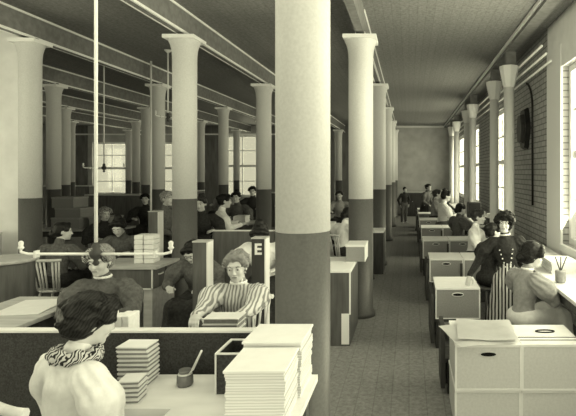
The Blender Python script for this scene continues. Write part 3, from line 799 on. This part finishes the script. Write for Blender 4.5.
def person(label, x, y, rz, group, seated=True, sc=1.0, lean=.08, side=0.0, hyaw=0.0, hpitch=.1, hroll=0.0,
           hands=((-.2,-.33,.78), (.2,-.33,.78)), blouse='dark', skirt='dark', hair='hair', skin='skin',
           style='bun', res=.011, male=False, folds=.05, collar=None, yoke=None, buttons=False, puff=1.0, seat=.45, headz=0.0, hs=1.0):
    """local frame: faces -Y, hands given as (left-of-picture, right-of-picture) wrists when facing the camera"""
    hip = np.array([0, 0, seat+.09]) if seated else np.array([0, 0, .87])
    T = ry(side)@rx(lean)
    tp = lambda *p: hip+T@np.array(p, float)
    neck0, neck1 = tp(0,.005,.45), tp(0,-.02,.55+headz)
    Hm = rzm(hyaw)@ry(hroll)@rx(hpitch)
    hc = neck1+Hm@np.array([0,-.022,.085])
    hp = lambda *p: hc+Hm@np.array(p, float)
    B = Blob(); G = Blob(); S = Blob(); H = Blob()
    # torso under the clothes
    B.ell(tp(0,0,.02), (.15,.11,.12), T, .05).ell(tp(0,0,.17), (.11,.085,.14), T, .05).ell(tp(0,0,.32), (.135,.095,.15), T, .05)
    B.seg(tp(-.12,.01,.41), tp(.12,.01,.41), .048, k=.04)
    B.seg(neck0, neck1, .05, .046, k=.03)
    # legs
    for s in (-1, 1):
        if seated: kn, an = np.array([s*.1,-.40,seat+.06]), np.array([s*.1,-.38,.09])
        else: kn, an = np.array([s*.09,-.01,.47]), np.array([s*.09,.02,.09])
        B.seg(hip+np.array([s*.085,0,-.02]), kn, .078, .055, .04).seg(kn, an, .054, .035, .03).seg(an+np.array([0,.02,-.045]), an+np.array([s*.02,-.14,-.06]), .034, .027, .03)
    # head
    B.ell(hp(0,.015,.03), (.07,.09,.083), Hm, .02).ell(hp(0,-.03,-.02), (.055,.062,.083), Hm, .025)
    B.ell(hp(0,-.043,-.072), (.035,.04,.034), Hm, .02).ell(hp(0,-.074,-.09), (.018,.014,.015), Hm, .015)
    for s in (-1, 1):
        B.ell(hp(s*.034,-.066,-.026), (.02,.02,.024), Hm, .015)
        B.ell(hp(s*.071,.012,-.005), (.009,.02,.031), Hm, .006)
    B.seg(hp(-.042,-.078,.032), hp(.042,-.078,.032), .011, k=.015)
    for s in (-1, 1): B.ell(hp(s*.031,-.098,.01), (.015,.016,.011), Hm, .012, '-')
    B.seg(hp(0,-.085,.014), hp(0,-.106,-.024), .007, .0105, .008)
    B.ell(hp(.008,-.098,-.028), (.008,.009,.007), Hm, .005).ell(hp(-.008,-.098,-.028), (.008,.009,.007), Hm, .005)
    B.seg(hp(-.016,-.089,-.056), hp(.016,-.089,-.056), .0075, k=.006)
    # arms
    UA, FA = .27, .235
    G.ell(tp(0,0,.17), (.118 if not male else .13,.098,.15), T, .06).ell(tp(0,-.012,.31), (.148,.118,.15), T, .05).ell(tp(0,0,.03), (.158,.12,.09), T, .06)
    G.seg(tp(-.125,.005,.415), tp(.125,.005,.415), .057, k=.05)
    G.seg(tp(0,.005,.42), neck0+(neck1-neck0)*.55, .064, .058, .03)
    for s, tgt in ((-1, hands[0]), (1, hands[1])):
        sh = tp(s*.158,.008,.405); w = np.array(tgt, float)
        d = w-sh; L = np.linalg.norm(d)
        if L > (UA+FA)*.985: w = sh+d/L*(UA+FA)*.985; d = w-sh; L = np.linalg.norm(d)
        c = (UA*UA-FA*FA+L*L)/(2*L); hgt = math.sqrt(max(0, UA*UA-c*c))
        pole = np.array([s*.75,.35,-.75]); n = d/L; pole = unit(pole-n*(pole@n))
        el = sh+n*c+pole*hgt
        B.seg(sh, el, .044, .034, .03).seg(el, w, .036, .024, .02)
        # hand
        f = unit(w-el); f = unit(f+np.array([-.25*s,-.2,-.05])); up = np.array([0,0,1.]); up = unit(up-f*(up@f)); sd = np.cross(f, up)   # sd points to picture side
        if sd[0]*s < 0: sd = -sd              # away from the body
        pc = w+f*.05
        Rh = np.stack([sd, f, up], 1)
        B.seg(w-f*.02, w+f*.03, .023, .022, .015).ell(pc, (.037,.048,.0165), Rh, .015)
        for q, ln in ((.027,.052), (.009,.068), (-.009,.073), (-.027,.066)):   # little finger outward
            a = pc+sd*q+f*.038; b1 = a+f*ln*.52-up*ln*.2; b2 = b1+f*ln*.3-up*ln*.42
            B.seg(a-f*.012, b1, .0092, .0086, .004).seg(b1, b2, .0086, .0075, .003)
        th0 = pc-sd*.026-f*.02; th1 = th0-sd*.03+f*.03-up*.012; th2 = th1+f*.03-sd*.004-up*.008
        B.seg(th0, th1, .0125, .0105, .008).seg(th1, th2, .0105, .0085, .003)
        # sleeve
        fd = (folds, 9, 3) if folds else None
        if male:
            G.seg(sh, el, .06, .052, .03, fold=fd).seg(el, w-f*.0, .052, .036, .02)
        else:
            mp = sh+(el-sh)*.45+np.array([s*.02,.0,.01])
            G.seg(sh+np.array([s*.005,0,-.005]), mp, .075*puff, .088*puff, .03, fold=fd).seg(mp, el, .088*puff, .055, .03, fold=fd)
            G.seg(el, w-f*.015, .053, .034, .02, fold=(folds*.6,8,5) if folds else None)
            G.seg(w-f*.03, w-f*.008, .036, .036, .006)
    if yoke:
        for q in range(9):
            a = -1.15+2.3*q/8
            G.seg(tp(.10*math.sin(a)*1.25, -.118*math.cos(a)+.002, .36), tp(.1*math.sin(a)*1.3, -.125*math.cos(a), .1), .008, .013, .01)
    # skirt or trousers
    if male:
        for s in (-1, 1):
            if seated: kn, an = np.array([s*.1,-.4,seat+.06]), np.array([s*.1,-.38,.08])
            else: kn, an = np.array([s*.09,-.01,.47]), np.array([s*.09,.02,.08])
            S.seg(hip+np.array([s*.085,0,-.02]), kn, .1, .072, .04).seg(kn, an, .072, .056, .03)
        S.ell(hip, (.165,.125,.13), None, .05)
    elif seated:
        S.ell(tp(0,0,.0)+np.array([0,.0,.005]), (.18,.145,.1), None, .05)
        for s in (-1, 1):
            S.seg(hip+np.array([s*.085,0,-.005]), np.array([s*.12,-.42,seat+.06]), .098, .09, .06)
            S.seg(np.array([s*.12,-.40,seat+.06]), np.array([s*.17,-.42,.0]), .1, .14, .08, fold=(.08,7,2))
        S.seg((0,-.42,seat+.02), (0,-.44,.0), .09, .15, .08)
    else:
        S.seg(tp(0,0,.12), hip+np.array([0,0,-.12]), .105, .19, .05, fold=(.03,13,0))
        S.seg(hip+np.array([0,.01,-.1]), np.array([0,.03,.0]), .19, .34, .06, fold=(.05,13,0))
    # hair
    hp0 = hp
    hp = lambda *p: hc+Hm@np.array([0,.02,.03])+Hm@((np.array(p, float)-np.array([0,.02,.03]))*hs)
    H.ell(hp(0,.025,.05), (.083*hs,.098*hs,.082*hs), Hm, .02)
    if male:
        H.ell(hp(0,.04,.02), (.084,.085,.09), Hm, .02)
        H.ell(hp(0,-.085,-.045), (.078,.075,.095), Hm, .012, '-').seg(hp(0,.05,-.12), hp(0,-.05,-.14), .06, k=.015, op='-')
    else:
        for q in range(9):
            a = PI*q/8; b_ = PI*(q+1)/8 if q < 8 else a
            H.seg(hp(.078*math.cos(a), -.052+.02*abs(math.cos(a)), .035+.062*math.sin(a)), hp(.078*math.cos(b_), -.052+.02*abs(math.cos(b_)), .035+.062*math.sin(b_)), .027*hs, k=.012)
        H.ell(hp(0,.05,.0), (.08*hs,.075*hs,.075*hs), Hm, .02)
        H.ell(hp0(0,-.088,-.045), (.054,.06,.086), Hm, .012, '-')
        for s in (-1, 1): H.ell(hp(s*.08,-.03,-.045), (.03,.04,.04), Hm, .01, '-')
        if style == 'bun': H.ell(hp(0,.11,.045), (.05*hs,.042*hs,.046*hs), Hm, .012)
        elif style == 'nape': H.ell(hp(0,.105,-.03), (.06,.05,.055), Hm, .012)
        elif style == 'top': H.ell(hp(0,.05,.135), (.048,.05,.036), Hm, .012)
        elif style == 'curls':
            rr = random.Random(5)
            for q in range(46):
                a = rr.uniform(-.55, PI+.55); e = rr.uniform(-.75, .9)
                v = np.array([.09*math.cos(a)*math.cos(e), .02-.1*math.sin(e)*.85+rr.uniform(-.01,.01), .05+.085*math.sin(a)*math.cos(e)])
                if v[1] < -.05 and v[2] < .062: v[1] = -.02; v[2] += .01
                H.ell(hp(*v), np.array([.021,.021,.019])*rr.uniform(.7,1.15), Hm, .005)
            H.ell(hp(0,.095,.03), (.05,.045,.05), Hm, .012)
        elif style == 'coil':
            for q in range(10):
                a = 2*PI*q/10; c_ = 2*PI*(q+1)/10
                H.seg(hp(.045*math.cos(a), .105+.015*math.sin(q*2), .03+.045*math.sin(a)), hp(.045*math.cos(c_), .105, .03+.045*math.sin(c_)), .02, k=.008)
            for q in range(6):
                H.ell(hp(-.07+.028*q, .03-.02*(q%2), .115-.012*abs(q-2.5)), (.03,.034,.026), Hm, .01)
    hp = hp0
    body = mk('person', B.mesh(res), skin, None, sc)
    body.location = (x, y, 0); body.rotation_euler.z = rz
    tag(body, label, 'person', group)
    mk('jacket' if male else 'blouse', G.mesh(res*1.1), blouse, body, sc)
    mk('trousers' if male else 'skirt', S.mesh(max(res*1.3,.011), zmin=.006), skirt, body, sc)
    mk('hair', H.mesh(min(res,.009), noise=(.0045,95)), hair, body, sc)
    # face parts
    for s in (-1, 1):
        e = MB(); bmesh.ops.create_uvsphere(e.bm, u_segments=12, v_segments=8, radius=.0125*sc)
        eo = e.build('eye', 'eyew', body, tuple(hp(s*.031,-.083,.0095)*sc))
        e = MB(); bmesh.ops.create_uvsphere(e.bm, u_segments=10, v_segments=6, radius=.0068*sc)
        i = e.build('iris', 'iris', eo, tuple((Hm@np.array([0,-.0085,-.001]))*sc))
        MB().tube([tuple(hp(s*.016,-.0905,.028)*sc), tuple(hp(s*.034,-.0895,.034)*sc), tuple(hp(s*.05,-.078,.028)*sc)], .0035*sc, 6).build('eyebrow', hair, body)
    MB().tube([tuple(hp(-.02,-.090,-.056)*sc), tuple(hp(-.008,-.0965,-.053)*sc), tuple(hp(.008,-.0965,-.053)*sc), tuple(hp(.02,-.090,-.056)*sc)], .0042*sc, 6).build('lips', 'lip', body)
    if collar == 'ruff':
        R_ = Blob(); ce = neck0+(neck1-neck0)*.35
        for q in range(16):
            a = 2*PI*q/16; rr = .092
            R_.ell(ce+T@np.array([rr*math.cos(a), rr*math.sin(a), .008*math.sin(q*3)]), (.028,.028,.034), None, .012)
        mk('ruff_collar', R_.mesh(.008, noise=(.005,110)), 'ruff', body, sc)
    elif collar == 'band':
        R_ = Blob(); ce = neck0+(neck1-neck0)*.5
        for q in range(14):
            a, c_ = 2*PI*q/14, 2*PI*(q+1)/14
            R_.seg(ce+T@np.array([.058*math.cos(a), .056*math.sin(a), 0]), ce+T@np.array([.058*math.cos(c_), .056*math.sin(c_), 0]), .011, k=.006)
        mk('collar', R_.mesh(.007), 'blousew', body, sc)
    if buttons:
        for s in (-1, 1):
            for q in range(5):
                p_ = tp(s*(.03+.012*q), -.118-.012*math.sin(q*.8), .12+.052*q)
                e = MB(); bmesh.ops.create_uvsphere(e.bm, u_segments=8, v_segments=6, radius=.0095*sc)
                e.build('button', 'paper', body, tuple(p_*sc))
    return body

def seated(label, chairlabel, x, y, rz, group, **k):
    s = k.get('sc', 1.0)
    p = person(label, x, y, rz, group, **k)
    c = (stool if group == GR else chair)(chairlabel.replace('spindle-back chair', 'wooden stool') if group == GR else chairlabel, x, y, rz); c.scale = (s, s, s*k.get('seat', .45)/.45)
    return p
D2 = math.radians
GL, GR, GM = 'women at the left-hand desks', 'women along the right windows', 'women working in the middle of the room'

# windsor-chair woman first (its chair is the clearest)
seated('woman in grey dress seen from behind on a spindle-back chair at far left', 'spindle-back chair at far left, its back to the camera', PX(57,6.15), 6.15, D2(184), GL, blouse='mid', skirt='dark', hair='hairb', style='nape', lean=.1, hyaw=D2(-58), hands=((-.14,-.3,.66),(.14,-.3,.66)), sc=.93, res=.009)
# foreground woman, back to the camera
seated('woman in pale dress and figured ruff in the left foreground, back to the camera', 'spindle-back chair under the foreground woman in the pale dress', PX(64,2.2), 2.2, D2(150), None, blouse='lightd', skirt='lightd', hair='hairb', style='coil', lean=.1, hyaw=D2(-12), hpitch=.28, hands=((-.12,-.26,.70),(.12,-.26,.70)), sc=.93, seat=.52, res=.007, collar='ruff', puff=1.0, hs=1.16)
# centre woman in gathered blouse
seated('woman in gathered full-sleeved blouse facing the camera with hands on a pad stack', 'spindle-back chair under the woman in the gathered blouse', PX(241,3.92), 3.92, D2(0), None, blouse='stripe', skirt='dark', hair='hairm', style='curls', lean=.1, hyaw=D2(6), hpitch=.14, hroll=-.03, headz=-.005, hs=.95, hands=((-.15,-.66,.87),(.14,-.62,.87)), sc=.95, res=.0065, folds=.07, collar='band', yoke=True, puff=1.0)
# dark-dressed woman behind the pendant
seated('woman in dark puff-sleeved dress behind the white gas pendant', 'spindle-back chair under the dark-dressed woman behind the pendant', PX(105,4.05), 4.05, D2(14), None, blouse='mid', skirt='dark', hair='hairm', style='bun', lean=.08, hyaw=D2(-10), hpitch=.15, hands=((-.12,-.42,.80),(.2,-.42,.80)), sc=.96, res=.008, folds=.06, collar='band', puff=1.0, hs=1.1)
# right: standing dark woman
person('dark-haired woman in buttoned dark bodice and striped skirt, hand on a filing case', 1.06, 5.3, D2(-12), None, seated=False, sc=.855, lean=.02, side=-.10, hyaw=D2(-5), hpitch=-.03, hroll=.05, hands=((-.50,-.08,.82),(.25,-.06,.82)), blouse='dark', skirt='skirts', hair='hairb', style='curls', res=.0065, folds=.07, collar='band', buttons=True, puff=1.0, hs=1.25)
seated('woman in light dress at right with dark hair, turned to the window', 'spindle-back chair under the woman in the light dress at right', PX(523,4.62), 4.62, D2(118), GR, blouse='midl', skirt='lightd', hair='hairb', style='nape', lean=.1, hyaw=D2(-20), hpitch=.25, hands=((-.12,-.34,.83),(.15,-.34,.83)), sc=.90, res=.0075, collar='band', puff=1.15, hs=1.2)
seated('dark-haired woman in dark dress half hidden behind the standing woman', 'spindle-back chair behind the standing woman', PX(488,6.25), 6.25, D2(120), GR, blouse='dark', skirt='dark', hair='hairb', style='bun', hyaw=D2(-10), sc=.92, res=.01)
seated('woman in white blouse in profile, facing the brick wall', 'spindle-back chair under the white-bloused woman facing the brick wall', PX(473,7.83), 7.83, D2(74), GR, blouse='blousew', skirt='dark', hair='hair', style='bun', hyaw=D2(0), hpitch=.1, sc=.96, res=.0095)
seated('woman in dark dress next beyond the white-bloused one', 'spindle-back chair next beyond the white-bloused woman', PX(457,9.75), 9.75, D2(120), GR, blouse='mid', skirt='dark', hair='hairb', style='nape', sc=.94, res=.0105, puff=1.15)
seated('woman with pale blouse front and dark hair, third case row from the back', 'spindle-back chair of the pale-fronted woman on the right', PX(442,11.75), 11.75, D2(100), GR, blouse='lightd', skirt='mid', hair='hairb', style='top', sc=1.08, res=.011)
seated('far woman in grey dress near the end of the right row', 'second farthest spindle-back chair of the right row', PX(434,13.5), 13.5, D2(90), GR, blouse='midl', skirt='dark', hair='hair', sc=1.05, res=.012)
person('woman in dark dress standing at the far end of the right row', PX(426,15.6), 15.6, D2(60), GR, seated=False, blouse='mid', skirt='dark', hair='hairb', sc=.9, res=.012, hands=((-.15,-.2,.9),(.15,-.2,.9)))
person('person in dark jacket standing at the end of the aisle', PX(404,17.9), 17.9, D2(30), None, seated=False, male=True, blouse='dark', skirt='mid', hair='hairb', sc=.8, res=.012, hands=((-.22,-.02,.82),(.22,-.05,.84)))
# middle of the room
seated('woman in white blouse with bent head behind the letter E post', 'spindle-back chair behind the letter E post', PX(265,5.75), 5.75, D2(5), GM, blouse='blousew', skirt='dark', hair='hairb', style='top', lean=.28, hpitch=.75, hands=((-.2,-.42,.76),(.2,-.42,.76)), sc=1.03, res=.008, puff=1.1)
seated('dark-haired woman bending low behind the plain index post', 'spindle-back chair behind the plain index post', PX(200,5.4), 5.4, D2(2), GM, blouse='mid', skirt='dark', hair='hairb', style='bun', lean=.3, hpitch=.7, hands=((-.2,-.4,.74),(.2,-.4,.74)), sc=.9, res=.0085, puff=1.05)
seated('woman in black bodice facing the camera right of the second-row column', 'spindle-back chair right of the second-row column', PX(202,8.6), 8.6, D2(18), GM, blouse='dark', skirt='dark', hair='hair', style='top', hyaw=D2(-15), sc=1.1, res=.009)
seated('woman in white blouse turned right beside the black-bodiced woman', 'spindle-back chair of the white-bloused woman in mid-room', PX(219,9.25), 9.25, D2(115), GM, blouse='blousew', skirt='dark', hair='hairb', style='bun', sc=1.1, res=.01)
seated('woman in grey dress writing at mid-room beyond the white-bloused one', 'spindle-back chair of the grey-dressed woman writing in mid-room', PX(238,11.3), 11.3, D2(0), GM, blouse='mid', skirt='dark', hair='hairb', style='top', sc=1.08, res=.011)
seated('woman in dark dress far back in front of the tall window', 'spindle-back chair far back in front of the tall window', PX(253,13.6), 13.6, D2(10), GM, blouse='dark', skirt='dark', hair='hairb', style='bun', sc=1.12, res=.012)
seated('woman in pale dress far back left of the tall window', 'spindle-back chair far back left of the tall window', PX(226,15.2), 15.2, D2(-20), GM, blouse='midl', skirt='dark', hair='hair', style='bun', sc=1.1, res=.012)
seated('woman in white blouse right of the big column, back turned', 'spindle-back chair just right of the big column', PX(342,8.3), 8.3, D2(140), GM, blouse='blousew', skirt='dark', hair='hairb', style='nape', lean=.14, hpitch=.3, sc=.96, res=.0095)
seated('small far woman right of the big column, facing the camera', 'spindle-back chair far back right of the big column', PX(340,13.2), 13.2, D2(0), GM, blouse='midl', skirt='dark', hair='hair', sc=1.04, res=.012)
# left
person('woman standing in figured grey blouse left of the second-row column', PX(163,7.62), 7.62, D2(70), GL, seated=False, blouse='mid', skirt='dark', hair='hairm', style='bun', sc=.95, res=.0095, hands=((-.1,-.32,.95),(.15,-.3,.95)), skin='skins')
seated('woman in dark dress with ribboned hair bending behind the cabinet desk', 'spindle-back chair behind the cabinet desk', PX(125,6.8), 6.8, D2(8), GL, blouse='mid', skirt='dark', hair='hairb', style='top', lean=.22, hpitch=.55, hands=((-.2,-.35,.8),(.2,-.35,.8)), sc=.97, res=.009)
seated('pale-faced woman in dark dress next to the thin pendant at left', 'spindle-back chair by the thin pendant at left', PX(103,8.3), 8.3, D2(50), GL, blouse='dark', skirt='dark', hair='hairm', style='bun', sc=.97, res=.0095)
seated('far woman with dark hair among the left tables', 'spindle-back chair far back among the left tables', PX(146,11.2), 11.2, D2(20), GL, blouse='dark', skirt='dark', hair='hairb', style='bun', sc=1.05, res=.012)

# ------------------------------------------------------------------ camera, light
cam = bpy.data.cameras.new('camera'); co = bpy.data.objects.new('camera', cam); C.objects.link(co)
co.location = (0, 0, CZ); co.rotation_euler = (PI/2, 0, 0)
cam.sensor_width = 36; cam.lens = 36*F/576; cam.shift_x = -(VX-288)/576; cam.shift_y = -(208-VY)/576
cam.clip_start = .05
scene.camera = co
TINT = (1.0, .975, .68)
w = bpy.data.worlds.new('sky'); scene.world = w; w.use_nodes = True
bg = w.node_tree.nodes['Background']; bg.inputs['Color'].default_value = (.74,.715,.5,1); bg.inputs['Strength'].default_value = 1.0
def area(name, loc, rot, sx, sy, power, spread=PI):
    l = bpy.data.lights.new(name, 'AREA'); l.shape = 'RECTANGLE'; l.size = sx; l.size_y = sy; l.energy = power; l.color = TINT; l.spread = spread
    o = bpy.data.objects.new(name, l); C.objects.link(o); o.location = loc; o.rotation_euler = rot; return o
KR, KB, KL, KN, KF, KS = 140, 60, 46, 100, 85, 52
TU = .25
for a, c in RW: area('daylight_right', (XR+.55, (a+c)/2, 2.1), (0, PI/2+(.5 if c == 6.5 else .12), 0), 2.3, c-a, KR*(2.0 if c == 6.5 else 1))
for h in BW: area('daylight_back', ((h[0]+h[1])/2, YB+.6, 2.0), (-PI/2, 0, 0), h[1]-h[0], 2.2, KB)
for h in LW: area('daylight_left', (XL-.6, (h[0]+h[1])/2, 2.0), (0, -PI/2, 0), 2.3, h[1]-h[0], KL)
for h in NW: area('fill_near_left', (-7.2, (h[0]+h[1])/2, 2.1), (0, -PI/2-.5, 0), 2.4, h[1]-h[0], KN)  # lamps at the added left windows, tilted up to brighten the ceiling
for h in FW[3:]: area('fill_front', ((h[0]+h[1])/2, YF-.55, 2.1), (PI/2+.8, 0, 0), h[1]-h[0], 2.4, KF)  # added fill behind the camera, tilted up at the near ceiling
for x0, x1 in SKY: area('fill_roof', ((x0+x1)/2, (SY0+SY1)/2, ZC+.45), (0, 0, 0), x1-x0, SY1-SY0, KS)  # added top fill over the foreground desks and papers
vs = scene.view_settings
scene.display_settings.display_device = 'sRGB'
vs.view_transform = 'Standard'; vs.look = 'None'; vs.exposure = 0.0; vs.gamma = 1.0; vs.use_curve_mapping = False
